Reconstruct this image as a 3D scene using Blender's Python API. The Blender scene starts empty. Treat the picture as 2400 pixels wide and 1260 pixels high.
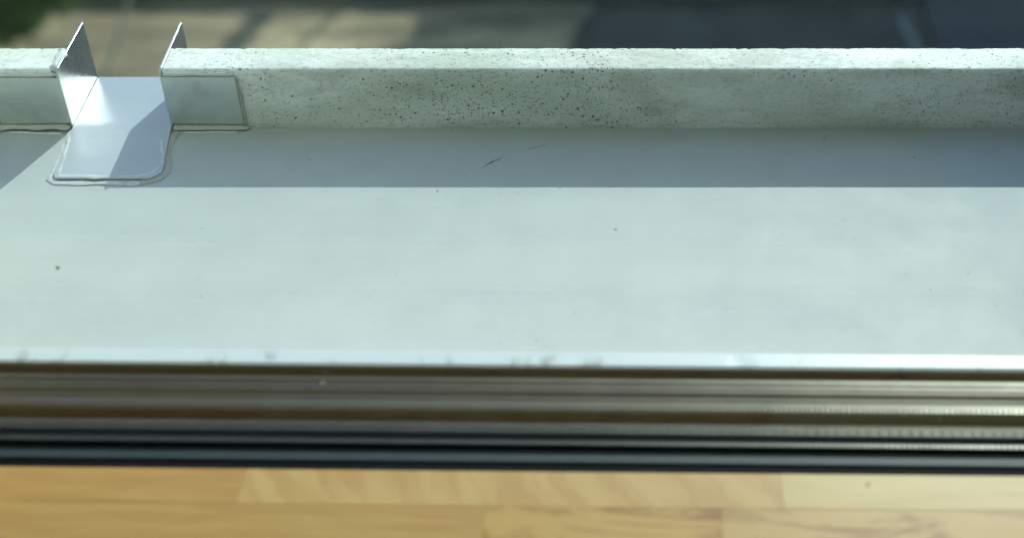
import bpy, bmesh, math, random
from mathutils import Vector, Matrix, noise

R = math.radians
S = bpy.context.scene
C = S.collection

# ------------------------------------------------------------------ camera
PITCH = 40.2          # degrees below the horizon
FPX = 3232.0          # focal length in photograph pixels (2400 wide)
PX0 = 1390.0          # principal column of the photograph
CH = 0.5              # camera height above the concrete ledge, metres
cam_d = bpy.data.cameras.new('camera')
cam = bpy.data.objects.new('camera', cam_d)
C.objects.link(cam)
cam.location = (0, 0, CH)
cam.rotation_euler = (R(90 - PITCH), 0, 0)
cam_d.sensor_width = 36
cam_d.lens = FPX / 2400 * 36
cam_d.shift_x = -(PX0 - 1200) / 2400
cam_d.clip_start = 0.02
cam_d.clip_end = 400
cam_d.dof.use_dof = True
cam_d.dof.focus_distance = 0.865
cam_d.dof.aperture_fstop = 4.3
S.camera = cam

# ------------------------------------------------------------------ world and sun
SUN = Vector((0.0525, 0.131, 0.0864)).normalized()      # towards the sun
el = math.asin(SUN.z); az = math.atan2(SUN.x, SUN.y)
w = bpy.data.worlds.new('World'); S.world = w; w.use_nodes = True
nt = w.node_tree
sky = nt.nodes.new('ShaderNodeTexSky'); sky.sky_type = 'NISHITA'; sky.sun_disc = False
sky.sun_elevation = el; sky.sun_rotation = az
sky.air_density = 1.0; sky.dust_density = 0.5; sky.ozone_density = 1.0
bg = nt.nodes['Background']; bg.inputs[1].default_value = 0.15
nt.links.new(sky.outputs[0], bg.inputs[0])
sd = bpy.data.lights.new('sun', 'SUN'); sd.energy = 2.85; sd.angle = R(0.5); sd.color = (1, .97, .92)
so = bpy.data.objects.new('sun', sd); C.objects.link(so)
so.rotation_euler = SUN.to_track_quat('Z', 'Y').to_euler()
so.location = (2, 6, 5)

S.render.engine = 'CYCLES'
S.view_settings.view_transform = 'Standard'
S.view_settings.look = 'None'
S.view_settings.gamma = 1
S.view_settings.use_curve_mapping = False
S.view_settings.exposure = 0.94
S.cycles.transparent_max_bounces = 32
S.cycles.max_bounces = 10
S.cycles.sample_clamp_indirect = 12

# ------------------------------------------------------------------ helpers
def ang(py): return R(PITCH) + math.atan((py - 630) / FPX)
def Yat(py, z=0.0): return (CH - z) / math.tan(ang(py))          # depth of a level point seen on row py
def Xat(px, y, z=0.0):
    d = y * math.cos(R(PITCH)) + (CH - z) * math.sin(R(PITCH))
    return (px - PX0) * d / FPX
def P(px, py, z=0.0):
    y = Yat(py, z); return Vector((Xat(px, y, z), y, z))

def tag(o, label=None, cat=None, group=None, kind=None):
    if label: o['label'] = label
    if cat: o['category'] = cat
    if group: o['group'] = group
    if kind: o['kind'] = kind
    return o
def empty(name, loc=(0, 0, 0), rz=0):
    o = bpy.data.objects.new(name, None); C.objects.link(o)
    o.location = loc; o.rotation_euler = (0, 0, rz); o.empty_display_size = .05
    return o
def build(name, bm, mat, parent=None, smooth=False):
    bmesh.ops.recalc_face_normals(bm, faces=bm.faces)
    me = bpy.data.meshes.new(name); bm.to_mesh(me); bm.free()
    o = bpy.data.objects.new(name, me); C.objects.link(o)
    me.materials.append(mat)
    if smooth:
        for p in me.polygons: p.use_smooth = True
    if parent: o.parent = parent
    return o
def box(bm, x0, x1, y0, y1, z0, z1, bev=0, seg=2):
    r = bmesh.ops.create_cube(bm, size=1)
    vs = r['verts']
    for v in vs:
        v.co = Vector(((x0 + x1) / 2 + v.co.x * (x1 - x0), (y0 + y1) / 2 + v.co.y * (y1 - y0), (z0 + z1) / 2 + v.co.z * (z1 - z0)))
    if bev:
        es = list({e for v in vs for e in v.link_edges})
        bmesh.ops.bevel(bm, geom=es, offset=bev, segments=seg, profile=.6, affect='EDGES')
    return bm
def prism_x(bm, prof, xs, jit=None, cap=True):
    """sweep an (y,z) profile along the list xs; jit(x,i,y,z)->(dx,dy,dz)"""
    rings = []
    for x in xs:
        ring = []
        for i, (y, z) in enumerate(prof):
            d = jit(x, i, y, z) if jit else (0, 0, 0)
            ring.append(bm.verts.new((x + d[0], y + d[1], z + d[2])))
        rings.append(ring)
    n = len(prof)
    for a, b in zip(rings, rings[1:]):
        for i in range(n):
            j = (i + 1) % n
            bm.faces.new((a[i], a[j], b[j], b[i]))
    if cap:
        bm.faces.new(rings[0][::-1]); bm.faces.new(rings[-1])
    return rings
def bead(bm, pts, wid, hgt, seed=0, amp=.35, step=.0015, freq=120):
    """a hand run line of sealant: low rounded ridge along the 3-D polyline, width and height wandering"""
    P_ = [Vector(p) for p in pts]
    dense = []
    for a, b in zip(P_, P_[1:]):
        n = max(1, int((b - a).length / step))
        for k in range(n): dense.append(a.lerp(b, k / n))
    dense.append(P_[-1])
    rings = []
    m = 7
    for k, p in enumerate(dense):
        t = (dense[min(k + 1, len(dense) - 1)] - dense[max(k - 1, 0)]).normalized()
        s = Vector((t.y, -t.x, 0))
        if s.length < .1: s = Vector((1, 0, 0))
        s.normalize(); u = s.cross(t)
        if abs(u.z) > .3 and u.z < 0: u = -u
        nz = noise.noise(p * freq + Vector((seed * 7.1, 0, 0)))
        nz2 = noise.noise(p * freq * 2.7 + Vector((seed * 3.3, 5, 0)))
        ww = wid * (1 + amp * nz * 1.6 + amp * .6 * nz2); hh = hgt * (1 + amp * nz2)
        off = s * wid * amp * .7 * noise.noise(p * freq * .6 + Vector((0, seed * 2.2, 9)))
        if k in (0, len(dense) - 1): ww *= .3; hh *= .3
        ring = []
        for q in range(m):
            th = math.pi * q / (m - 1)
            ring.append(bm.verts.new(p + off + s * math.cos(th) * ww / 2 + u * (math.sin(th) ** 1.7 * hh - .0002)))
        rings.append(ring)
    for a, b in zip(rings, rings[1:]):
        for i in range(m - 1): bm.faces.new((a[i], a[i + 1], b[i + 1], b[i]))
    return bm

# ------------------------------------------------------------------ node helpers
class NT:
    def __init__(s, name):
        s.m = bpy.data.materials.new(name); s.m.use_nodes = True
        s.t = s.m.node_tree; s.b = s.t.nodes['Principled BSDF']; s.out = s.t.nodes['Material Output']
        s.co = s.t.nodes.new('ShaderNodeTexCoord').outputs['Object']
    def n(s, typ, **kw):
        n = s.t.nodes.new(typ)
        for k, v in kw.items(): setattr(n, k, v)
        return n
    def lk(s, a, b): s.t.links.new(a, b)
    def mapping(s, sc=(1, 1, 1), rot=(0, 0, 0), loc=(0, 0, 0), src=None):
        n = s.n('ShaderNodeMapping'); s.lk(src or s.co, n.inputs[0])
        n.inputs['Scale'].default_value = sc; n.inputs['Rotation'].default_value = rot; n.inputs['Location'].default_value = loc
        return n.outputs[0]
    def noise(s, scale, detail=3, rough=.5, src=None, dist=0):
        n = s.n('ShaderNodeTexNoise'); n.inputs['Scale'].default_value = scale
        n.inputs['Detail'].default_value = detail; n.inputs['Roughness'].default_value = rough
        n.inputs['Distortion'].default_value = dist
        s.lk(src or s.co, n.inputs['Vector']); return n.outputs[0]
    def ramp(s, src, a, b, v0=0, v1=1, smooth=False):
        n = s.n('ShaderNodeMapRange'); n.interpolation_type = 'SMOOTHSTEP' if smooth else 'LINEAR'
        s.lk(src, n.inputs[0])
        for i, v in enumerate((a, b, v0, v1)): n.inputs[i + 1].default_value = v
        return n.outputs[0]
    def math(s, op, a, b=0, c=None):
        n = s.n('ShaderNodeMath', operation=op)
        for i, v in enumerate((a, b) if c is None else (a, b, c)):
            if hasattr(v, 'links'): s.lk(v, n.inputs[i])
            else: n.inputs[i].default_value = v
        return n.outputs[0]
    def mix(s, f, a, b, mode='MIX'):
        n = s.n('ShaderNodeMix', data_type='RGBA', blend_type=mode)
        for i, v in ((0, f), (6, a), (7, b)):
            if hasattr(v, 'links'): s.lk(v, n.inputs[i])
            elif i == 0: n.inputs[0].default_value = v
            else: n.inputs[i].default_value = (*v, 1)
        return n.outputs[2]
    def pits(s, scale, rmin, rmax, power, dens=None, off=(0, 0, 0), soft=.15):
        """round air holes: one per Voronoi cell, of random size"""
        v = s.n('ShaderNodeTexVoronoi'); v.inputs['Scale'].default_value = scale
        s.lk(s.mapping(loc=off), v.inputs['Vector'])
        sep = s.n('ShaderNodeSeparateColor'); s.lk(v.outputs['Color'], sep.inputs[0])
        r = s.math('MULTIPLY', s.math('POWER', sep.outputs[0], power), rmax - rmin)
        r = s.math('ADD', r, rmin)
        if dens is not None: r = s.math('MULTIPLY', r, dens)
        d = s.math('SUBTRACT', r, v.outputs['Distance'])
        return s.ramp(d, 0, soft * rmax, 0, 1)
    def bump(s, h, strength, dist, prev=None):
        n = s.n('ShaderNodeBump'); n.inputs['Strength'].default_value = strength; n.inputs['Distance'].default_value = dist
        s.lk(h, n.inputs['Height'])
        if prev is not None: s.lk(prev, n.inputs['Normal'])
        return n.outputs[0]
    def set(s, **kw):
        names = {'col': 'Base Color', 'rough': 'Roughness', 'metal': 'Metallic', 'norm': 'Normal', 'spec': 'Specular IOR Level', 'aniso': 'Anisotropic', 'trans': 'Transmission Weight'}
        for k, v in kw.items():
            i = s.b.inputs[names[k]]
            if hasattr(v, 'links'): s.lk(v, i)
            elif k == 'col': i.default_value = (*v, 1)
            else: i.default_value = v
        return s.m

def plain(name, col, rough=.6, metal=0, spec=.5, vary=.12, scale=60):
    t = NT(name)
    n = t.noise(scale, 4, .6)
    c = t.mix(t.ramp(n, .3, .7), tuple(x * (1 - vary) for x in col), tuple(min(1, x * (1 + vary)) for x in col))
    return t.set(col=c, rough=rough, metal=metal, spec=spec, norm=t.bump(t.noise(scale * 6, 3), .15, .0004))

def mat_upstand():
    t = NT('pitted concrete')
    mp = t.mapping(sc=(1, 2.2, 2.6))
    big = t.noise(9, 5, .62, mp)
    base = t.mix(t.ramp(big, .36, .60), (.60, .63, .51), (.86, .87, .79))
    stain = t.math('MULTIPLY', t.ramp(t.noise(16, 6, .7, mp, .4), .50, .64), .38)
    base = t.mix(stain, base, (.36, .36, .26))
    rust = t.math('MULTIPLY', t.ramp(t.noise(23, 5, .7, t.mapping(sc=(1, 2, 2.2), loc=(.31, 0, .2))), .58, .70), .32)
    base = t.mix(rust, base, (.36, .27, .16))
    fine = t.ramp(t.noise(260, 4, .7, t.mapping(sc=(1, 1.6, 1.8))), .54, .66)
    base = t.mix(t.math('MULTIPLY', fine, .42), base, (.19, .19, .165))
    dens = t.ramp(t.noise(13, 3, .5), .36, .60, .55, 1.2)
    p1 = t.pits(175, -.13, .175, 1.2, dens)
    p2 = t.pits(320, -.10, .23, 1, dens, (.3, .1, .7))
    p3 = t.pits(560, -.06, .33, 1.1, dens, (.9, .4, .2))
    pit = t.math('MAXIMUM', t.math('MAXIMUM', p1, p2), t.math('MULTIPLY', p3, .7))
    col = t.mix(t.math('MULTIPLY', pit, .86), base, (.085, .078, .055))
    nb = t.bump(t.noise(420, 5, .65), .25, .0006)
    nb = t.bump(t.math('SUBTRACT', 1, pit), .7, .0012, nb)
    return t.set(col=col, rough=.62, norm=nb, spec=.4)

def mat_ledge():
    t = NT('smooth cast concrete')
    big = t.noise(5, 6, .62, t.mapping(sc=(1, 1.5, 1)), .3)
    base = t.mix(t.ramp(big, .3, .7), (.43, .465, .45), (.485, .515, .495))
    mot = t.ramp(t.noise(30, 5, .6), .35, .72)
    base = t.mix(t.math('MULTIPLY', mot, .5), base, (.395, .425, .42))
    # grime line along the foot of the upstand
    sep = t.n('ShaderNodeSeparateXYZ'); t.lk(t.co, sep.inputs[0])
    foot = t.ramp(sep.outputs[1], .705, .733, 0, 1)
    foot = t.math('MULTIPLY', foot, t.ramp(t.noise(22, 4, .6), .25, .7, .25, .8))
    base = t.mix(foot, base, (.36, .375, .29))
    dens = t.ramp(t.noise(7, 3, .5), .36, .64, .3, 1.1)
    p1 = t.pits(75, -.7, .09, 1, None, (.2, .6, .1))
    p2 = t.pits(200, -.32, .17, 1.2, dens, (.8, .1, .3))
    p3 = t.pits(400, -.22, .26, 1, dens, (.1, .9, .3))
    pit = t.math('MAXIMUM', t.math('MAXIMUM', p1, t.math('MULTIPLY', p2, .75)), t.math('MULTIPLY', p3, .45))
    col = t.mix(t.math('MULTIPLY', pit, .8), base, (.13, .125, .11))
    gr2 = t.ramp(t.noise(240, 5, .75, t.mapping(sc=(1, 1.6, 1))), .56, .72)
    col = t.mix(t.math('MULTIPLY', gr2, .22), col, (.25, .27, .25))
    st = t.ramp(t.noise(11, 5, .7, t.mapping(loc=(4, 2, 0)), .8), .58, .66)
    col = t.mix(t.math('MULTIPLY', st, .10), col, (.30, .31, .26))
    rough = t.ramp(t.noise(16, 4, .6), .3, .7, .55, .7)
    # the right half is grainier
    g = t.ramp(sep.outputs[0], -.05, .2, .15, 1)
    h = t.math('MULTIPLY', t.noise(900, 4, .7), g)
    nb = t.bump(h, .22, .0006)
    nb = t.bump(t.noise(60, 3, .5), .08, .002, nb)
    nb = t.bump(t.math('SUBTRACT', 1, pit), .6, .0008, nb)
    return t.set(col=col, rough=rough, norm=nb, spec=.3)

def mat_alu(name, col, r0, r1, stretch=(1, 30, 1), smear=.25, metal=.92, front=False):
    t = NT(name)
    n = t.noise(40, 4, .6, t.mapping(sc=stretch))
    sm = t.math('MULTIPLY', t.ramp(t.noise(45, 5, .65), .5, .72), smear)
    c = t.mix(t.ramp(n, .3, .7), tuple(x * .93 for x in col), col)
    c = t.mix(sm, c, tuple(x * .72 for x in col))
    r = t.ramp(t.noise(28, 5, .6), .3, .7, r0, r1)
    if front:                            # the part on the ledge is dulled by smeared sealant
        sep = t.n('ShaderNodeSeparateXYZ'); t.lk(t.co, sep.inputs[0])
        r = t.math('ADD', r, t.ramp(sep.outputs[1], .735, .728, 0, .10))
    return t.set(col=c, metal=metal, rough=r, spec=.45, norm=t.bump(t.noise(70, 4, .55), .10, .0012, t.bump(n, .05, .0005)))

def mat_sealant(name, col, dirt=(.25, .22, .17)):
    t = NT(name)
    c = t.mix(t.math('MULTIPLY', t.ramp(t.noise(160, 5, .65), .52, .7), .5), col, dirt)
    return t.set(col=c, rough=.6, norm=t.bump(t.noise(300, 3, .6), .4, .0008))

def mat_glass():
    t = NT('window glass')
    tr = t.n('ShaderNodeBsdfTransparent'); tr.inputs[0].default_value = (.957, .985, .983, 1)
    gl = t.n('ShaderNodeBsdfGlossy'); gl.inputs['Roughness'].default_value = 0.0; gl.inputs[0].default_value = (1, 1, 1, 1)
    fr = t.n('ShaderNodeFresnel'); fr.inputs[0].default_value = 1.45
    # inside the pane the same angle leaves as it entered: use the fresnel of the outer face for both faces
    geo = t.n('ShaderNodeNewGeometry')
    vm = t.n('ShaderNodeVectorMath', operation='DOT_PRODUCT')
    t.lk(geo.outputs['Normal'], vm.inputs[0]); t.lk(geo.outputs['Incoming'], vm.inputs[1])
    c1 = t.math('SUBTRACT', 1, t.math('ABSOLUTE', vm.outputs['Value']))
    f = t.math('MULTIPLY_ADD', t.math('POWER', c1, 5), .96, .04)
    mx = t.n('ShaderNodeMixShader'); t.lk(f, mx.inputs[0]); t.lk(tr.outputs[0], mx.inputs[1]); t.lk(gl.outputs[0], mx.inputs[2])
    t.t.nodes.remove(fr); t.t.nodes.remove(t.b); t.lk(mx.outputs[0], t.out.inputs[0])
    return t.m

def mat_wood(name, light, dark, mode='plain', rot=0, seed=0, amt=1.0):
    t = NT(name)
    loc = (seed * 1.7, seed * .9, 0)
    wobble = t.noise(10, 3, .5, t.mapping(loc=loc))
    if mode == 'plain':
        g = t.noise(30, 4, .6, t.mapping(sc=(.5, 5, 1), loc=loc, rot=(0, 0, rot)), .6)
        f = t.ramp(g, .32, .72)
    elif mode == 'rays':                 # the growth rings cross the stave, nearly at a right angle
        m = t.mapping(sc=(1, .22, 1), rot=(0, 0, 0), loc=loc)
        sk = t.n('ShaderNodeVectorMath', operation='ADD')
        cb = t.n('ShaderNodeCombineXYZ')
        sp = t.n('ShaderNodeSeparateXYZ'); t.lk(t.co, sp.inputs[0])
        t.lk(t.math('MULTIPLY_ADD', sp.outputs[1], rot, t.math('MULTIPLY', wobble, .05)), cb.inputs[0])
        t.lk(m, sk.inputs[0]); t.lk(cb.outputs[0], sk.inputs[1])
        g = t.noise(55, 3, .55, sk.outputs[0], .3)
        f = t.ramp(g, .38, .60, smooth=True)
    else:                                # broad slanting streaks with brown flecks
        m = t.mapping(sc=(.35, 1.6, 1), rot=(0, 0, rot), loc=loc)
        g = t.noise(34, 4, .6, m, .9)
        f = t.ramp(g, .46, .64, smooth=True)
    col = t.mix(t.math('MULTIPLY', f, amt), light, dark)
    fl = t.math('MULTIPLY', t.ramp(t.noise(75, 3, .6, t.mapping(sc=(.55, 1.5, 1), rot=(0, 0, rot if mode == 'streak' else 0), loc=loc)), .62, .78), .35 if mode != 'streak' else .6)
    col = t.mix(fl, col, tuple(x * .72 for x in dark))
    return t.set(col=col, rough=.42, spec=.4, norm=t.bump(t.noise(90, 4, .6, t.mapping(sc=(.3, 4, 1))), .12, .0006))

M = {}
M['upstand'] = mat_upstand()
M['ledge'] = mat_ledge()
M['tray'] = mat_alu('mill aluminium', (.45, .49, .53), .33, .44, smear=.25, metal=.14, front=True)
M['plate'] = mat_alu('aluminium side plate', (.64, .66, .64), .25, .36, smear=.12)
M['flange'] = mat_alu('dull aluminium', (.76, .79, .70), .26, .42, stretch=(1, 1, 20), smear=.8)
M['silicone'] = mat_sealant('pale sealant', (.60, .62, .61))
M['silicone_grey'] = mat_sealant('beige grey sealant', (.42, .42, .35), (.30, .22, .13))
M['glass'] = mat_glass()
M['rubber'] = plain('black rubber', (.006, .008, .010), .7, 0, .08)
M['frame_grey'] = plain('slate grey painted aluminium', (.030, .043, .048), .5, 0, .3)
M['edge'] = plain('dark sealed glass edge', (.045, .043, .038), .6)
M['spacer'] = mat_alu('anodised spacer bar', (.062, .059, .048), .33, .43, stretch=(.2, 40, 1), smear=.3, metal=.8)
M['print'] = plain('yellow green print', (.07, .075, .03), .8, 0, .1)
M['dust'] = plain('pale dust', (.75, .75, .75), .9)

# ------------------------------------------------------------------ ground and what stands on it
GZ = -3.5
def mat_ground():
    t = NT('dry ground')
    big = t.noise(1.3, 5, .65, t.mapping(sc=(.6, 3.2, 1)))
    c = t.mix(t.ramp(big, .3, .7), (.28, .21, .115), (.66, .53, .29))
    gr = t.ramp(t.noise(2.6, 5, .6, t.mapping(sc=(.5, 1.4, 1), loc=(3, 1, 0))), .52, .68)
    c = t.mix(t.math('MULTIPLY', gr, .7), c, (.17, .155, .07))
    spot = t.ramp(t.noise(14, 4, .7), .56, .7)
    c = t.mix(t.math('MULTIPLY', spot, .6), c, (.085, .065, .04))
    pat = t.ramp(t.noise(2.1, 4, .65, t.mapping(sc=(.7, 3.6, 1), loc=(7, 2, 0))), .46, .58)
    c = t.mix(t.math('MULTIPLY', pat, .6), c, (.11, .095, .06))
    return t.set(col=c, rough=.95, norm=t.bump(t.noise(25, 5, .7), .6, .03))
bm = bmesh.new()
n = 40
def gl(i): 
    u = (i / n) * 2 - 1
    return math.copysign(abs(u) ** 2.2, u) * 150
V = [[bm.verts.new((gl(i), gl(j) + 8, GZ + .012 * noise.noise(Vector((gl(i) * 1.3, gl(j) * 1.3, 0))))) for i in range(n + 1)] for j in range(n + 1)]
for j in range(n):
    for i in range(n): bm.faces.new((V[j][i], V[j][i + 1], V[j + 1][i + 1], V[j + 1][i]))
tag(build('ground', bm, mat_ground()), kind='structure')

# asphalt path in the tree shade on the right
bm = bmesh.new()
def gp(px, py, z=GZ): p = P(px, py, z); return p
edge = [gp(1330, 150), gp(1360, 36), gp(2100, 36), gp(2150, 150)]
a0, a1 = Vector((-.05, 4.5, 0)), Vector((.12, 7.0, 0)); a2, a3 = Vector((1.9, 7.0, 0)), Vector((1.85, 4.5, 0))
q = [(-.42, 3.0), (1.87, 3.0), (1.87, 7.10), (.02, 7.10), (-.03, 6.95), (-.10, 6.8), (-.12, 6.62), (-.21, 6.4)]
lo = [bm.verts.new((a, b, GZ - .05)) for a, b in q]; hi = [bm.verts.new((a, b, GZ + .02)) for a, b in q]
bm.faces.new(lo[::-1]); bm.faces.new(hi)
for i in range(len(q)): bm.faces.new((lo[i], lo[(i + 1) % len(q)], hi[(i + 1) % len(q)], hi[i]))
t = NT('grey paving'); asph = t.set(col=t.mix(t.ramp(t.noise(3, 5, .6), .3, .7), (.085, .08, .06), (.14, .13, .10)), rough=1, spec=.1, norm=t.bump(t.noise(120, 3), .3, .004))
tag(build('path', bm, asph), kind='structure')
bm = bmesh.new()
box(bm, 1.89, 9, 2.0, 12.0, GZ - .05, GZ + .03, .004, 1)
t = NT('dark wet asphalt'); darka = t.set(col=t.mix(t.ramp(t.noise(2, 5, .6), .3, .7), (.018, .026, .034), (.032, .042, .05)), rough=.7, norm=t.bump(t.noise(150, 3), .3, .003))
tag(build('road', bm, darka), kind='structure')
# low kerb crossing the yard
t = NT('dark stone'); stone = t.set(col=t.mix(t.ramp(t.noise(6, 5, .7), .3, .7), (.05, .048, .038), (.13, .12, .095)), rough=.9, norm=t.bump(t.noise(30, 4), .6, .02))
bm = bmesh.new()
random.seed(4)
kroot = empty('stone_kerb', (0, 7.12, GZ))
tag(kroot, 'low dark stone kerb crossing the yard along the top of the picture', 'kerb')
x = -6.5
while x < 1.85:
    L = random.uniform(.42, .6)
    bm = bmesh.new()
    box(bm, x, x + L - .012, random.uniform(0, .012), .16, -.03, .085 + random.uniform(-.008, .01), .01, 2)
    build('stone', bm, stone, kroot)
    x += L
bm = bmesh.new(); box(bm, -9, 1.9, 7.32, 12, GZ - .04, GZ + .03)
t = NT('dark soil'); soil = t.set(col=t.mix(t.ramp(t.noise(5, 5, .7), .35, .65), (.022, .024, .02), (.07, .062, .045)), rough=.95, norm=t.bump(t.noise(20, 5), .8, .05))
tag(build('soil_bed', bm, soil), kind='structure')

# foliage
def mat_leaf(name, a, b):
    t = NT(name)
    oi = t.n('ShaderNodeNewGeometry')
    c = t.mix(oi.outputs['Random Per Island'], a, b)
    t.b.inputs['Transmission Weight'].default_value = 0
    d = t.n('ShaderNodeBsdfTranslucent'); t.lk(t.mix(.5, c, (.10, .16, .02)), d.inputs[0])
    mx = t.n('ShaderNodeMixShader'); mx.inputs[0].default_value = .3
    t.set(col=c, rough=.45)
    t.lk(t.b.outputs[0], mx.inputs[1]); t.lk(d.outputs[0], mx.inputs[2]); t.lk(mx.outputs[0], t.out.inputs[0])
    return t.m
LEAF = mat_leaf('bush leaf', (.05, .11, .03), (.16, .26, .06))
TLEAF = mat_leaf('tree leaf', (.03, .06, .02), (.07, .11, .03))
BARK = plain('bark', (.085, .07, .055), .9, vary=.3, scale=20)
def leaf(bm, p, s, rnd):
    a = Vector((rnd.uniform(-1, 1), rnd.uniform(-1, 1), rnd.uniform(-.6, .6))).normalized()
    b = a.cross(Vector((rnd.uniform(-1, 1), rnd.uniform(-1, 1), rnd.uniform(-1, 1)))).normalized()
    c = a.cross(b) * s * .12
    v = [bm.verts.new(p + q) for q in (-a * s * .5, b * s * .26 + c, a * s * .5, -b * s * .26 + c)]
    bm.faces.new((v[0], v[1], v[2])); bm.faces.new((v[0], v[2], v[3]))
def tube(bm, pts, rads, m=8):
    rings = []
    for k, p in enumerate(pts):
        p = Vector(p)
        t_ = (Vector(pts[min(k + 1, len(pts) - 1)]) - Vector(pts[max(k - 1, 0)])).normalized()
        u = t_.cross(Vector((0.3, 1, .1))).normalized(); v = t_.cross(u)
        rings.append([bm.verts.new(p + (u * math.cos(2 * math.pi * q / m) + v * math.sin(2 * math.pi * q / m)) * rads[k]) for q in range(m)])
    for a, b in zip(rings, rings[1:]):
        for i in range(m): bm.faces.new((a[i], a[(i + 1) % m], b[(i + 1) % m], b[i]))
    bm.faces.new(rings[0][::-1]); bm.faces.new(rings[-1])
def tree(name, loc, h, tr, crown_z, crown_r, nl, ls, seed, label, cat, mat, lean=(0, 0), squash=.8):
    rnd = random.Random(seed)
    root = empty(name, loc)
    tag(root, label, cat)
    bm = bmesh.new()
    pts = [(lean[0] * k / 6 + rnd.uniform(-.02, .02) * h, lean[1] * k / 6 + rnd.uniform(-.02, .02) * h, h * .8 * k / 6 - (.05 if k == 0 else 0)) for k in range(7)]
    pts[0] = (0, 0, -.05)
    tube(bm, pts, [tr * (1 - .11 * k) * (1.25 if k == 0 else 1) for k in range(7)])
    clumps = []
    for k in range(9):
        th = k * 2.4 + rnd.uniform(-.4, .4)
        z0 = crown_z - crown_r * squash * rnd.uniform(.2, .9)
        f = max(.15, min(.95, z0 / (h * .8))); b0 = Vector(pts[int(f * 6)])
        e = Vector((math.cos(th) * crown_r * rnd.uniform(.4, .85), math.sin(th) * crown_r * rnd.uniform(.4, .85), crown_z + crown_r * squash * rnd.uniform(-.4, .7))) + Vector((lean[0], lean[1], 0)) * .8
        mid = b0.lerp(e, .5) + Vector((0, 0, .08 * h))
        tube(bm, [b0, mid, e], [tr * .4, tr * .25, tr * .08], 6)
        clumps.append((e, crown_r * rnd.uniform(.35, .55)))
    clumps.append((Vector((lean[0], lean[1], crown_z)), crown_r * .6))
    build('trunk', bm, BARK, root, True)
    bm = bmesh.new()
    for k in range(nl):
        c, r = clumps[rnd.randrange(len(clumps))]
        d = Vector((rnd.gauss(0, 1), rnd.gauss(0, 1), rnd.gauss(0, 1))).normalized() * r * rnd.uniform(.3, 1) ** .5 * rnd.uniform(.8, 1.15)
        d.z *= squash
        leaf(bm, c + d, ls * rnd.uniform(.6, 1.3), rnd)
    build('crown', bm, mat, root)
    return root
# the bush seen in the top left corner
pb = P(-60, 60, GZ + .35)
tree('leafy_bush', (pb.x - .12, pb.y + .1, GZ), .9, .03, .42, .56, 9000, .07, 11, 'dense green leafy bush in the top left corner behind the concrete', 'bush', LEAF, squash=.85)
# trees beyond the kerb: their shade falls across the yard
def shade_from(px, py, h):      # where to stand so that height h throws its shadow on ground pixel (px, py)
    g = P(px, py, GZ); k = h / SUN.z
    return g.x + SUN.x * k, g.y + SUN.y * k
TREES = [
    (605, 55, 2.0, 'tree with the thickest trunk shading the yard at left', .11, 4.9, 4.3, .7, 2200),
    (790, 55, 1.8, 'slim young tree standing second from the left beyond the kerb', .03, 4.4, 3.9, .5, 700),
    (1095, 55, 1.7, 'slim young tree throwing a thin shadow streak in mid yard', .035, 4.4, 4.0, .4, 700),
    (1180, -5, 2.1, 'bushy low tree whose crown darkens the yard just before the paving', .05, 3.0, 2.1, .36, 1800),
    (1450, 10, 2.4, 'broad tree shading the near edge of the grey paving', .07, 4.2, 2.9, .9, 3600),
    (1620, 30, 2.2, 'dense tree shading the middle of the grey paving', .08, 4.2, 2.5, 1.3, 14000),
    (1950, 20, 2.6, 'dense tree shading the right end of the grey paving', .08, 4.6, 2.5, 1.4, 15000),
    (2300, 60, 2.4, 'tall dense tree shading the dark asphalt at right', .09, 4.6, 2.6, 1.5, 16000),
]
for k, (px, py, h, lab, tr, H, cz, cr, nl) in enumerate(TREES):
    x_, y_ = shade_from(px, py, h)
    tree('shade_tree', (x_, y_, GZ), H, tr, cz, cr, nl, .13, 30 + k, lab, 'tree', TLEAF)

for k, (x_, y_) in enumerate([(6.3, 10.2), (8.8, 7.6)]):  # unseen tall trees added to cut the sky light from the right
    tree('shade_tree', (x_, y_, GZ), 9.5, .16, 6.6, 2.9, 9000, .42, 60 + k, ['tall broad tree standing far right beyond the dark asphalt', 'tallest tree at the extreme right, beside the building end of the asphalt'][k], 'tree', TLEAF)

# thin pale cane leaning in the yard behind the gap
def cane(name, pa, pb_, r, lab, m):
    bm = bmesh.new(); a = Vector(pa); b = Vector(pb_)
    tube(bm, [a.lerp(b, k / 6) + Vector((0, 0, 0)) for k in range(7)], [r * (1 - .05 * k) * (1.12 if k % 2 else 1) for k in range(7)], 8)
    o = build(name, bm, m, None, True)
    tag(o, lab, 'stake')
CANE = plain('pale cane', (.36, .38, .30), .7)
g = P(228, 195, GZ); yb = g.y + .12; zt = CH - yb * math.tan(ang(-140)); 
cane('garden_stake', (g.x, g.y, GZ - .05), (Xat(350, yb, zt), yb, zt), .011, 'thin pale stake leaning in the yard behind the spout gap', CANE)
g = P(2175, 150, GZ); yb = g.y + .1; zt = CH - yb * math.tan(ang(40))
cane('garden_stake', (g.x, g.y, GZ - .05), (Xat(2112, yb, zt), yb, zt), .022, 'short bluish post end at the edge of the dark asphalt', plain('weathered grey post', (.22, .26, .29), .7))

# ------------------------------------------------------------------ concrete ledge
YI, YO, UH = Yat(300), .7575, .0432        # inner face, outer face and height of the upstand
GX0, GX1 = -.3315, -.2685                  # the gap for the spout
ledge = empty('concrete_ledge', (0, YI, 0))
tag(ledge, 'pale precast concrete ledge with a pitted upstand along its far edge, outside the window', 'ledge')
bm = bmesh.new()
box(bm, -1.3, 1.3, .5205 - YI, YO - YI, -.07, 0)
o = build('slab', bm, M['ledge'], ledge)
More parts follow.
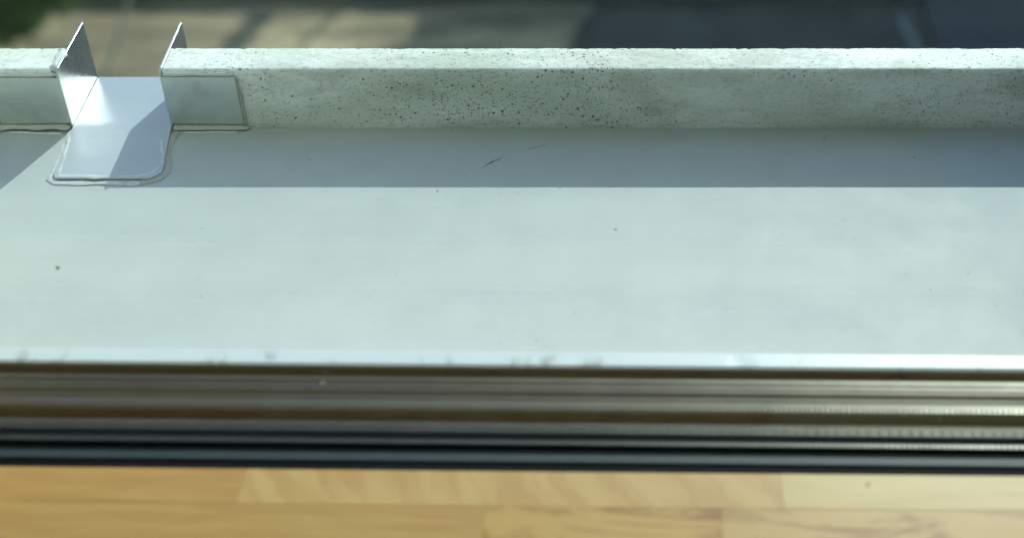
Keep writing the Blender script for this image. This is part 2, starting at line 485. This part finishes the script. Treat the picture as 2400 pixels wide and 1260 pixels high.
# shader coordinates are those of the object: keep them in world terms by shifting the mesh instead of the object
def parts_in_world(o):
    off = Vector((0, YI, 0))
    for v in o.data.vertices: v.co += off
    o.location = -off
parts_in_world(o)

def upstand(x0, x1, seedv):
    prof = []
    th = YO - YI
    # start at inner foot, go up, round the front top edge, across, round the back top edge, down
    prof += [(YI, -.0005), (YI - .0003, .006), (YI - .0004, .012), (YI, .02), (YI, .028), (YI, .034)]
    r = .0031
    for k in range(6):
        a = math.pi * (1 - k / 10) 
        prof.append((YI + r + r * math.cos(a), UH - r + r * math.sin(a) * .98))
    prof += [(YI + th * .32, UH + .0001), (YI + th * .5, UH + .0002), (YI + th * .7, UH + .0001)]
    r2 = .0016
    for k in range(4):
        a = math.pi / 2 * (1 - k / 3)
        prof.append((YO - r2 + r2 * math.cos(a), UH - r2 + r2 * math.sin(a)))
    nb = len(prof)
    prof += [(YO, .02), (YO, -.069)]
    nst = int((x1 - x0) / .0012)
    xs = [x0 + (x1 - x0) * k / nst for k in range(nst + 1)]
    def jit(x, i, y, z):
        amp = .00016
        if i < 2: amp = 0
        if i >= nb: return (0, 0, 0)
        if 6 <= i <= 11: amp = .0003
        v = Vector((x * 260, i * .9, seedv))
        d = noise.noise(v) * amp
        d2 = 0
        if i >= nb - 4:                     # chips in the far arris
            c = noise.noise(Vector((x * 45, 3.3, seedv))) - .28
            f = noise.noise(Vector((x * 420, 1.3, seedv)))
            d2 = -max(0, c) * .0022 - max(0, f - .25) * .0011
        if 6 <= i <= 9:
            f = noise.noise(Vector((x * 300, 8.3 + i, seedv)))
            d2 = -max(0, f - .3) * .0009
        wav = .0003 * noise.noise(Vector((x * 9, 0, seedv + 4)))
        return (0, d + wav - (d2 if i < 10 else -d2), d + d2)
    bm = bmesh.new()
    prism_x(bm, prof, xs, jit)
    o = build('upstand', bm, M['upstand'], ledge, False)
    for p in o.data.polygons: p.use_smooth = len(p.vertices) == 4
    o.location = (0, -YI, 0)
    return o
upstand(-1.3, GX0 - .0042, 2.0)
upstand(GX1 + .0010, 1.3, 7.0)

# ------------------------------------------------------------------ aluminium spout let into the gap
TH = .0014
YE = .788                                   # outer end of the spout
spout = empty('drain_spout', ((GX0 + GX1) / 2, YI, 0))
tag(spout, 'folded aluminium drain spout set in the gap of the concrete upstand', 'drain spout')
SO = Vector(((GX0 + GX1) / 2, YI, 0))
def sp(name, bm, mat, smooth=False):
    o = build(name, bm, mat, spout, smooth); o.location = -SO; return o
# tray with clipped front corners
def sheet(bm, pts, z0, z1, bev=.0003):
    lo = [bm.verts.new((x, y, z0)) for x, y in pts]; hi = [bm.verts.new((x, y, z1)) for x, y in pts]
    bm.faces.new(lo[::-1]); bm.faces.new(hi)
    n_ = len(pts)
    for i in range(n_): bm.faces.new((lo[i], lo[(i + 1) % n_], hi[(i + 1) % n_], hi[i]))
    if bev: bmesh.ops.bevel(bm, geom=list(bm.edges), offset=bev, segments=1, affect='EDGES')
YF = Yat(424)
FX0 = Xat(122, YF) ; FX1 = Xat(372, YF)
bm = bmesh.new()
sheet(bm, [(FX0 + .002, YF), (FX1 - .005, YF), (FX1 + .001, YF + .006), (GX1 - .0002, YI - .002), (GX1 - .0002, YE), (GX0 + .0002, YE), (GX0 + .0002, YI - .002), (FX0, YF + .004)], .0009, .0009 + TH)
sp('tray', bm, M['tray'])
# side plates, seen edge-on along the top; sheet folded round the corner into a flange
def side_plate(xi, xo, ztop):
    bm = bmesh.new()
    a, b = min(xi, xo), max(xi, xo)
    pr = [(YI - TH, .0016), (YE, .0016), (YE, ztop), (YI + .002, ztop), (YI - TH, ztop - .0012)]
    A = [bm.verts.new((a, y, z)) for y, z in pr]; B = [bm.verts.new((b, y, z)) for y, z in pr]
    bm.faces.new(A); bm.faces.new(B[::-1]); n_ = len(pr)
    for i in range(n_): bm.faces.new((A[i], B[i], B[(i + 1) % n_], A[(i + 1) % n_]))
    bmesh.ops.bevel(bm, geom=list(bm.edges), offset=.0003, segments=2, affect='EDGES')
    return bm
sp('side_plate', side_plate(GX0 - TH, GX0, UH + .0006), M['plate'])
sp('side_plate', side_plate(GX1 - TH * .2, GX1 + TH * .8, UH + .0006), M['plate'])
def flange(x0, x1, zt, zb0, zb1):
    bm = bmesh.new()
    y0, y1 = YI - TH - .0004, YI - .0004
    pr = [(x0, zb0), (x1, zb1), (x1, zt), (x0, zt)]
    A = [bm.verts.new((x, y0, z)) for x, z in pr]; B = [bm.verts.new((x, y1, z)) for x, z in pr]
    bm.faces.new(A); bm.faces.new(B[::-1])
    for i in range(4): bm.faces.new((A[i], B[i], B[(i + 1) % 4], A[(i + 1) % 4]))
    bmesh.ops.bevel(bm, geom=list(bm.edges), offset=.0003, segments=2, affect='EDGES')
    return bm
sp('flange', flange(GX1, -.2222, UH - .0040, .0046, .0040), M['flange'])
sp('flange', flange(-.3765, GX0, UH - .0048, .0042, .0048), M['flange'])
# sealant
yb_ = YI - TH - .0012
bm = bmesh.new(); bead(bm, [(-.3785, yb_ + .0005, .0022), (-.345, yb_, .0026), (GX0 - .001, yb_, .0024)], .0050, .0018, 1, .3)
sp('sealant_bead', bm, M['silicone_grey'], True)
bm = bmesh.new(); bead(bm, [(GX1 + .0015, yb_, .0024), (-.245, yb_, .0022), (-.219, yb_ + .0008, .0018)], .0050, .0016, 2, .3)
sp('sealant_bead', bm, M['silicone_grey'], True)
bm = bmesh.new(); bead(bm, [(-.2205, YI - .0012, .0025), (-.2210, YI - .0012, .020), (-.2215, YI - .0010, .0385)], .0020, .0009, 3, .35)
sp('sealant_bead', bm, M['silicone_grey'], True)
bm = bmesh.new(); bead(bm, [(-.378, YI - .0012, .0025), (-.378, YI - .0010, .038)], .0020, .0009, 4, .35)
sp('sealant_bead', bm, M['silicone_grey'], True)
# bead round the tray on the ledge: pale on the left and front, grey and wide on the right
bm = bmesh.new(); bead(bm, [(GX0 - .001, YI - .003, .0006), (FX0 - .0008, YF + .012, .0006), (FX0 - .0016, YF + .002, .0006), (FX0 + .003, YF - .0022, .0006),
                            (FX0 + .030, YF - .0026, .0006), (FX1 - .010, YF - .0024, .0006)], .0044, .0006, 5, .3)
sp('sealant_bead', bm, M['silicone'], True)
bm = bmesh.new(); bead(bm, [(FX1 - .012, YF - .0022, .0006), (FX1 - .002, YF + .0010, .0006), (FX1 + .0025, YF + .010, .0006), (GX1 + .0008, YI - .020, .0006), (GX1 + .0028, YI - .008, .0006), (GX1 + .006, YI - .0030, .0006)], .0056, .0006, 6, .25)
sp('sealant_bead', bm, M['silicone_grey'], True)
# thin pale skin of sealant pulled over the tray rim
bm = bmesh.new(); bead(bm, [(GX0 + .0012, YI - .010, .0022), (FX0 + .0034, YF + .008, .0022), (FX0 + .0044, YF + .0026, .0022), (FX0 + .024, YF + .0018, .0022), (FX1 - .012, YF + .0018, .0022), (FX1 - .0045, YF + .006, .0022), (FX1 - .001, YF + .014, .0022), (GX1 - .003, YI - .016, .0022)], .0028, .0004, 8, .5)
sp('sealant_skin', bm, M['silicone'], True)
bm = bmesh.new(); bead(bm, [(GX1 + .006, YI - .0058, .0004), (GX1 + .020, YI - .0052, .0004), (-.226, YI - .0045, .0004)], .0014, .0007, 9, .6)
sp('sealant_skin', bm, M['silicone'], True)
bm = bmesh.new(); bead(bm, [(-.372, YI - .0052, .0004), (-.356, YI - .0060, .0004), (-.337, YI - .0066, .0004)], .0018, .0007, 10, .6)
sp('sealant_skin', bm, M['silicone'], True)
# lumps where plate and concrete meet along the top, left and right
bm = bmesh.new(); bead(bm, [(GX0 - .0040, YI + .0010, UH - .0020), (GX0 - .0036, YI + .006, UH - .0002), (GX0 - .0034, YI + .016, UH), (GX0 - .0036, YO - .0015, UH - .0004)], .0066, .0022, 11, .35, freq=200)
sp('sealant_bead', bm, M['silicone'], True)
bm = bmesh.new(); bead(bm, [(GX1 + .0020, YI + .0012, UH - .0018), (GX1 + .0022, YI + .010, UH - .0003), (GX1 + .0022, YO - .004, UH - .0005)], .0022, .0010, 12, .6, freq=200)
sp('sealant_bead', bm, M['silicone'], True)
bm = bmesh.new(); bead(bm, [(GX1 + .0012, YI - .0006, UH - .0032), (GX1 + .020, YI - .0006, UH - .0030), (-.2225, YI - .0004, UH - .0034)], .0018, .0016, 13, .3)
sp('sealant_bead', bm, M['silicone'], True)
bm = bmesh.new(); bead(bm, [(-.377, YI - .0006, UH - .0036), (-.352, YI - .0006, UH - .0036), (GX0 - .0005, YI - .0004, UH - .0036)], .0020, .0018, 14, .3)
sp('sealant_bead', bm, M['silicone'], True)

# scratches and hairline scuffs on the slab
SCR = plain('dark scuff', (.13, .135, .12), .9)
for k, (seq, wd) in enumerate([([(1132, 392), (1150, 380), (1163, 376), (1178, 368)], .0010), ([(1235, 350), (1255, 345), (1282, 339)], .0006), ([(1148, 384), (1170, 372)], .0014),
                               ([(1500, 350), (1512, 352)], .0005), ([(720, 372), (731, 375)], .0005)]):
    bm = bmesh.new(); bead(bm, [P(a, b, .0001) for a, b in seq], wd, .00025, 40 + k, .9, .0006, 500)
    o = build('scuff', bm, SCR, ledge); o.location = (0, -YI, 0)

# ------------------------------------------------------------------ bits lying on the ledge
def debris(px, py, s, seed, lab, mat, cat='debris', parts=3):
    rnd = random.Random(seed); bm = bmesh.new(); p = P(px, py, 0)
    for k in range(parts):
        c = Vector((rnd.uniform(-.7, .7) * s, rnd.uniform(-.5, .5) * s, s * .25)) if parts > 1 else Vector((0, 0, s * .2))
        mtx = Matrix.Translation(c) @ Matrix.Rotation(rnd.uniform(0, 3), 4, 'Z') @ Matrix.Diagonal((s * rnd.uniform(.5, .9), s * rnd.uniform(.25, .4), s * rnd.uniform(.2, .35), 1))
        bmesh.ops.create_icosphere(bm, subdivisions=2, radius=.8, matrix=mtx)
    o = build(cat.replace(' ', '_'), bm, mat, None, True); o.location = p
    tag(o, lab, cat)
DARK = plain('dark grit', (.03, .026, .02), .8)
BRN = plain('dry husk', (.22, .19, .15), .8)
debris(135, 627, .0014, 1, 'small dried grey husk lying on the concrete near its left end', BRN, 'dry husk', 4)
debris(134, 630, .0008, 9, 'dark crumb beside the dried grey husk', DARK, 'crumb', 1)
debris(510, 637, .0005, 2, 'tiny black grain on the concrete below and right of the spout tray', DARK, 'grain', 1)
debris(1667, 563, .0006, 3, 'tiny black grain on the concrete, right of the centre', DARK, 'grain', 1)
debris(1970, 559, .0008, 4, 'larger black grain on the concrete toward the right', DARK, 'grain', 1)
debris(1374, 557, .0005, 5, 'tiny dark grain nearest the middle of the shadow edge', DARK, 'grain', 1)
debris(472, 536, .0009, 6, 'pale curled flake on the concrete below the spout tray', plain('pale flake', (.5, .5, .46), .8), 'flake', 2)

# ------------------------------------------------------------------ window
ROT = -R(.74)
WO = P(1200, 822, 0)
win = empty('window', (WO.x, WO.y, 0), ROT)
tag(win, 'fixed triple glazed window with bare spacer bars between the wooden sill and the concrete ledge', 'window')
def L(py, z=0): return (Yat(py, z) - WO.y)                 # local depth for row py at the middle column
XL, XR = -.325, .365
def wbox(name, mat, y0, y1, z0, z1, bev=.0004, x0=XL, x1=XR):
    bm = bmesh.new(); box(bm, x0, x1, min(y0, y1), max(y0, y1), z0, z1, bev, 2)
    return build(name, bm, mat, win)
# outer bead: bright strip with nicks and dirt
t = NT('white coated bead')
bn = t.ramp(t.noise(75, 3, .6, t.mapping(sc=(1, .5, 1))), .56, .70)
sep = t.n('ShaderNodeSeparateXYZ'); t.lk(t.co, sep.inputs[0])
low = t.ramp(sep.outputs[1], L(826), L(850), 0, 1)
bc = t.mix(t.math('MULTIPLY', bn, t.math('MULTIPLY', low, .75)), (.50, .535, .55), (.20, .23, .20))
WB = t.set(col=bc, rough=.4)
nx = 400
zt_ = .0015
y0, y1 = L(820, zt_), L(856, zt_)
prof = [(y0, -.006), (y0, zt_ - .0008), (y0 - .0008, zt_), (y1 + .0012, zt_), (y1 + .0003, zt_ - .0006), (y1, zt_ - .0012), (y1, -.006)]
def jb(x, i, y, z):
    if i in (3, 4, 5):
        d = max(0, noise.noise(Vector((x * 38, 2.2, 0))) - .33) * .004
        return (0, d, -d * .5)
    return (0, 0, 0)
bm = bmesh.new(); prism_x(bm, prof, [XL + (XR - XL) * k / nx for k in range(nx + 1)], jb)
build('outer_bead', bm, WB, win)
Z1 = -.001
wbox('rubber_gasket', M['rubber'], y1 - .00005, L(866, 0), -.01, .0001)
# panes
def pane(pya, pyb):
    ya, yb2 = L(pya, Z1), L(pyb, Z1)
    return wbox('glass_pane', M['glass'], ya, yb2, -.008, 1.15, 0)
PN = [pane(866, 877), pane(968, 981), pane(1042, 1054)]
# dark sealed edges under each pane
wbox('edge_seal', M['edge'], L(866, Z1) - .0001, L(877, Z1) + .0001, -.014, -.0085, 0)
# spacer bars, each an extrusion with ridges and grooves
def spacer(rows, zs, name='spacer_bar', mat=None):
    """rows: list of (py, z) points from far to near"""
    prof = [(L(py, z), z) for py, z in rows]
    prof = prof + [(prof[-1][0], -.014), (prof[0][0], -.014)]
    bm = bmesh.new(); prism_x(bm, prof, [XL, XR])
    return build(name, bm, mat or M['spacer'], win)
s1 = spacer([(880, -.004), (884, -.0010), (896, -.0010), (897, -.0013), (905, -.0013), (906, -.0012), (918, -.0014), (926, -.0021), (940, -.0024), (948, -.0017), (958, -.0012), (966, -.0020)], 0)
s2 = spacer([(984, -.005), (990, -.0022), (996, -.0012), (1014, -.0014), (1018, -.0030), (1030, -.0034), (1032, -.0024), (1040, -.0020)], 0)
wbox('edge_seal', M['edge'], L(968, Z1), L(981, Z1), -.016, -.0085, 0)
wbox('edge_seal', M['edge'], L(1042, Z1), L(1054, Z1), -.016, -.0085, 0)
# perforations along the spacer lips (a row of small slots)
t = NT('slot'); SLOT = t.set(col=(.045, .043, .038), rough=.9, spec=.1)
def slots(parent, py0, py1, z, pitch, wd, seed):
    rnd = random.Random(seed); bm = bmesh.new(); x = XL + .01;  ya, yb2 = L(py0, z), L(py1, z)
    while x < XR - .01:
        box(bm, x, x + wd, min(ya, yb2), max(ya, yb2), z - .0004, z + .00012)
        x += pitch * rnd.uniform(.9, 1.1)
    o = build('slots', bm, SLOT, parent); o['kind'] = 'stuff'
slots(s1, 949, 956, -.0012, .0026, .0010, 1)
slots(s2, 1000, 1011, -.00125, .0052, .0005, 2)
slots(s2, 1034, 1038, -.0019, .0027, .0010, 3)
# illegible printed line on the outer spacer bar
rnd = random.Random(5); bm = bmesh.new(); zz = -.00255
words = [(50, 62), (95, 118), (140, 160), (180, 215), (255, 385), (415, 520), (535, 635), (650, 775), (800, 900), (935, 1030), (1075, 1120)]
for a, b in words:
    px = a
    while px < b:
        wdt = rnd.uniform(4, 9); y_ = Yat(924, zz); xa = Xat(px, y_, zz) - WO.x; xb = Xat(px + wdt, y_, zz) - WO.x
        off = -math.tan(ROT) * 0
        q = rnd.randrange(4)
        ya, yb2 = L(921, zz), L(937, zz)
        if q == 0: box(bm, xa, xa + .0006, yb2, ya, zz - .0002, zz + .0002)
        elif q == 1: box(bm, xa, xb, ya - .0006, ya, zz - .0002, zz + .0002); box(bm, xa, xa + .0006, yb2, ya - .0007, zz - .0002, zz + .0002)
        elif q == 2: box(bm, xa, xb, yb2, yb2 + .0006, zz - .0002, zz + .0002); box(bm, xb - .0006, xb, yb2 + .0007, ya, zz - .0002, zz + .0002)
        else: box(bm, xa, xb, (ya + yb2) / 2 - .0004, (ya + yb2) / 2 + .0004, zz - .0002, zz + .0002); box(bm, xa, xa + .0006, (ya + yb2) / 2 + .0005, ya, zz - .0002, zz + .0002)
        px += wdt + 3
o = build('printed_line', bm, M['print'], s1); o['kind'] = 'stuff'
# inner frame: black gasket, slate strip, black gasket
wbox('rubber_gasket', M['rubber'], L(1055, -.001), L(1062, -.001), -.012, -.0012)
wbox('frame_strip', M['frame_grey'], L(1063, 0), L(1083, 0), -.012, .0002, .0008)
wbox('rubber_gasket', M['rubber'], L(1084, 0), L(1101, 0), -.012, -.0006, .0010)
# jambs and head (outside the picture to the sides and above)
wbox('frame_side', M['frame_grey'], L(857), L(1100), -.012, 1.2, .001, XL - .022, XL)
wbox('frame_side', M['frame_grey'], L(857), L(1100), -.012, 1.2, .001, XR, XR + .022)
wbox('frame_head', M['frame_grey'], L(857), L(1100), 1.15, 1.2, .001, XL, XR)
# dust and dried drops on the panes
def fleck(px, py, y_local, s, parent, seed):
    # on the inner face of a pane, where the ray through (px, py) meets it
    yw = WO.y + y_local
    zz_ = CH - yw * math.tan(ang(py)); xx = Xat(px, yw, zz_)
    yw = WO.y + y_local + math.tan(ROT) * xx
    zz_ = CH - yw * math.tan(ang(py))
    bm = bmesh.new(); rnd = random.Random(seed)
    mtx = Matrix.Diagonal((s, .00012, s * rnd.uniform(.8, 1.1), 1))
    bmesh.ops.create_icosphere(bm, subdivisions=2, radius=1, matrix=mtx)
    o = build('dust_fleck', bm, M['dust'], parent)
    inv = Matrix.Translation((WO.x, WO.y, 0)) @ Matrix.Rotation(ROT, 4, 'Z')
    o.location = inv.inverted() @ Vector((xx, yw - .0002, zz_))
yi1 = L(877, Z1)
fleck(755, 896, L(981, Z1), .0014, PN[1], 1)
fleck(2098, 892, L(981, Z1), .0007, PN[1], 2)
for k, (px, py) in enumerate([(2120, 972), (2135, 975), (2148, 970), (2160, 976), (2172, 972), (2185, 970), (2198, 976), (2200, 984)]):
    fleck(px, py, L(1054, Z1), .0003, PN[2], 10 + k)

# ------------------------------------------------------------------ wooden sill of glued staves
sill = empty('wooden_sill', (WO.x, WO.y, 0), ROT)
tag(sill, 'golden oiled beech window sill of glued staves in front of the glass', 'window sill')
def stave(px0, px1, py0, py1, mat, dz=0):
    z = 0 + dz
    ya, yb2 = L(py0, 0), L(py1, 0)
    ym = WO.y + (ya + yb2) / 2
    xa = Xat(px0, ym) - WO.x if px0 is not None else -.325
    xb = Xat(px1, ym) - WO.x if px1 is not None else .365
    bm = bmesh.new(); box(bm, xa + .00003, xb - .00003, yb2 + .00003, ya - .00003, -.035, z, .00008, 1)
    o = build('stave', bm, mat, sill)
    return o
W = {
 'honey': mat_wood('honey beech', (0.62, 0.345, 0.098), (0.52, 0.265, 0.065), 'plain', 0, 1),
 'rays': mat_wood('figured pale beech', (0.677, 0.428, 0.153), (0.542, 0.286, 0.081), 'rays', .4, 2, .6),
 'pale': mat_wood('pale maple like stave', (0.723, 0.520, 0.217), (0.654, 0.439, 0.161), 'plain', 0, 3),
 'tan': mat_wood('tan beech', (0.598, 0.357, 0.105), (0.508, 0.265, 0.065), 'plain', .15, 4),
 'streak': mat_wood('streaky beech', (0.621, 0.367, 0.100), (0.372, 0.163, 0.036), 'streak', .45, 5),
 'streak2': mat_wood('pinkish streaky beech', (0.643, 0.398, 0.137), (0.406, 0.194, 0.052), 'streak', .5, 8),
}
stave(None, 0, 1103, 1184, W['tan'])
stave(0, 570, 1103, 1184, W['honey'], .00005)
stave(570, 1838, 1103, 1184, W['rays'])
stave(1838, 2560, 1103, 1184, W['pale'], .0001)
stave(2560, None, 1103, 1184, W['honey'])
stave(None, -300, 1184, 1272, W['streak'])
stave(-300, 1142, 1184, 1272, W['tan'])
stave(1142, 1700, 1184, 1272, W['streak'], .0001)
stave(1700, 2700, 1184, 1272, W['streak2'])
stave(2700, None, 1184, 1272, W['tan'])
for r_, (a, b) in enumerate([(1272, 1370), (1370, 1480), (1480, 1600), (1600, 1730)]):
    xs_ = [None, 200 + 350 * r_, 1500 + 130 * r_, None]
    for k in range(3): stave(xs_[k], xs_[k + 1], a, b, W[['tan', 'honey', 'rays', 'streak'][(r_ + k) % 4]])

# ------------------------------------------------------------------ the room and the facade round the window, side walls added for the light
PLA = plain('white plaster', (.62, .60, .56), .9, scale=5)
PALE = plain('pale facade render', (.78, .77, .70), .9, scale=5)
CON = plain('facade render', (.07, .07, .065), .9, scale=5)
FLO = plain('dark timber floor', (.10, .07, .045), .5, scale=3)
def wall(name, mat, *b):
    bm = bmesh.new(); box(bm, *b)
    tag(build(name, bm, mat), kind='structure')
wall('room_floor', FLO, -2.5, 2.5, -3.5, .24, -.90, -.85)
wall('room_ceiling', PLA, -2.5, 2.5, -3.5, .42, 1.55, 1.65)
wall('room_wall_back', PLA, -2.5, 2.5, -3.6, -3.502, -.9, 1.55)
wall('room_wall_left', PLA, -2.6, -2.502, -3.6, .42, -.9, 1.55)
wall('room_wall_right', PLA, 2.502, 2.6, -3.6, .42, -.9, 1.55)
wall('wall_below_window', CON, -2.6, 2.6, .25, .49, -3.5, -.075)
wall('wall_left_of_window', PALE, -2.6, -.402, .42, .69, .002, 3.2)  # unseen pale wall added to bounce sunlight into the shade at left
wall('wall_right_of_window', CON, .352, 2.6, .42, .69, .002, 3.2)  # unseen dark wall added to keep sky light off the right end
wall('wall_above_window', PALE, -.400, .350, .43, .62, 1.205, 3.2)
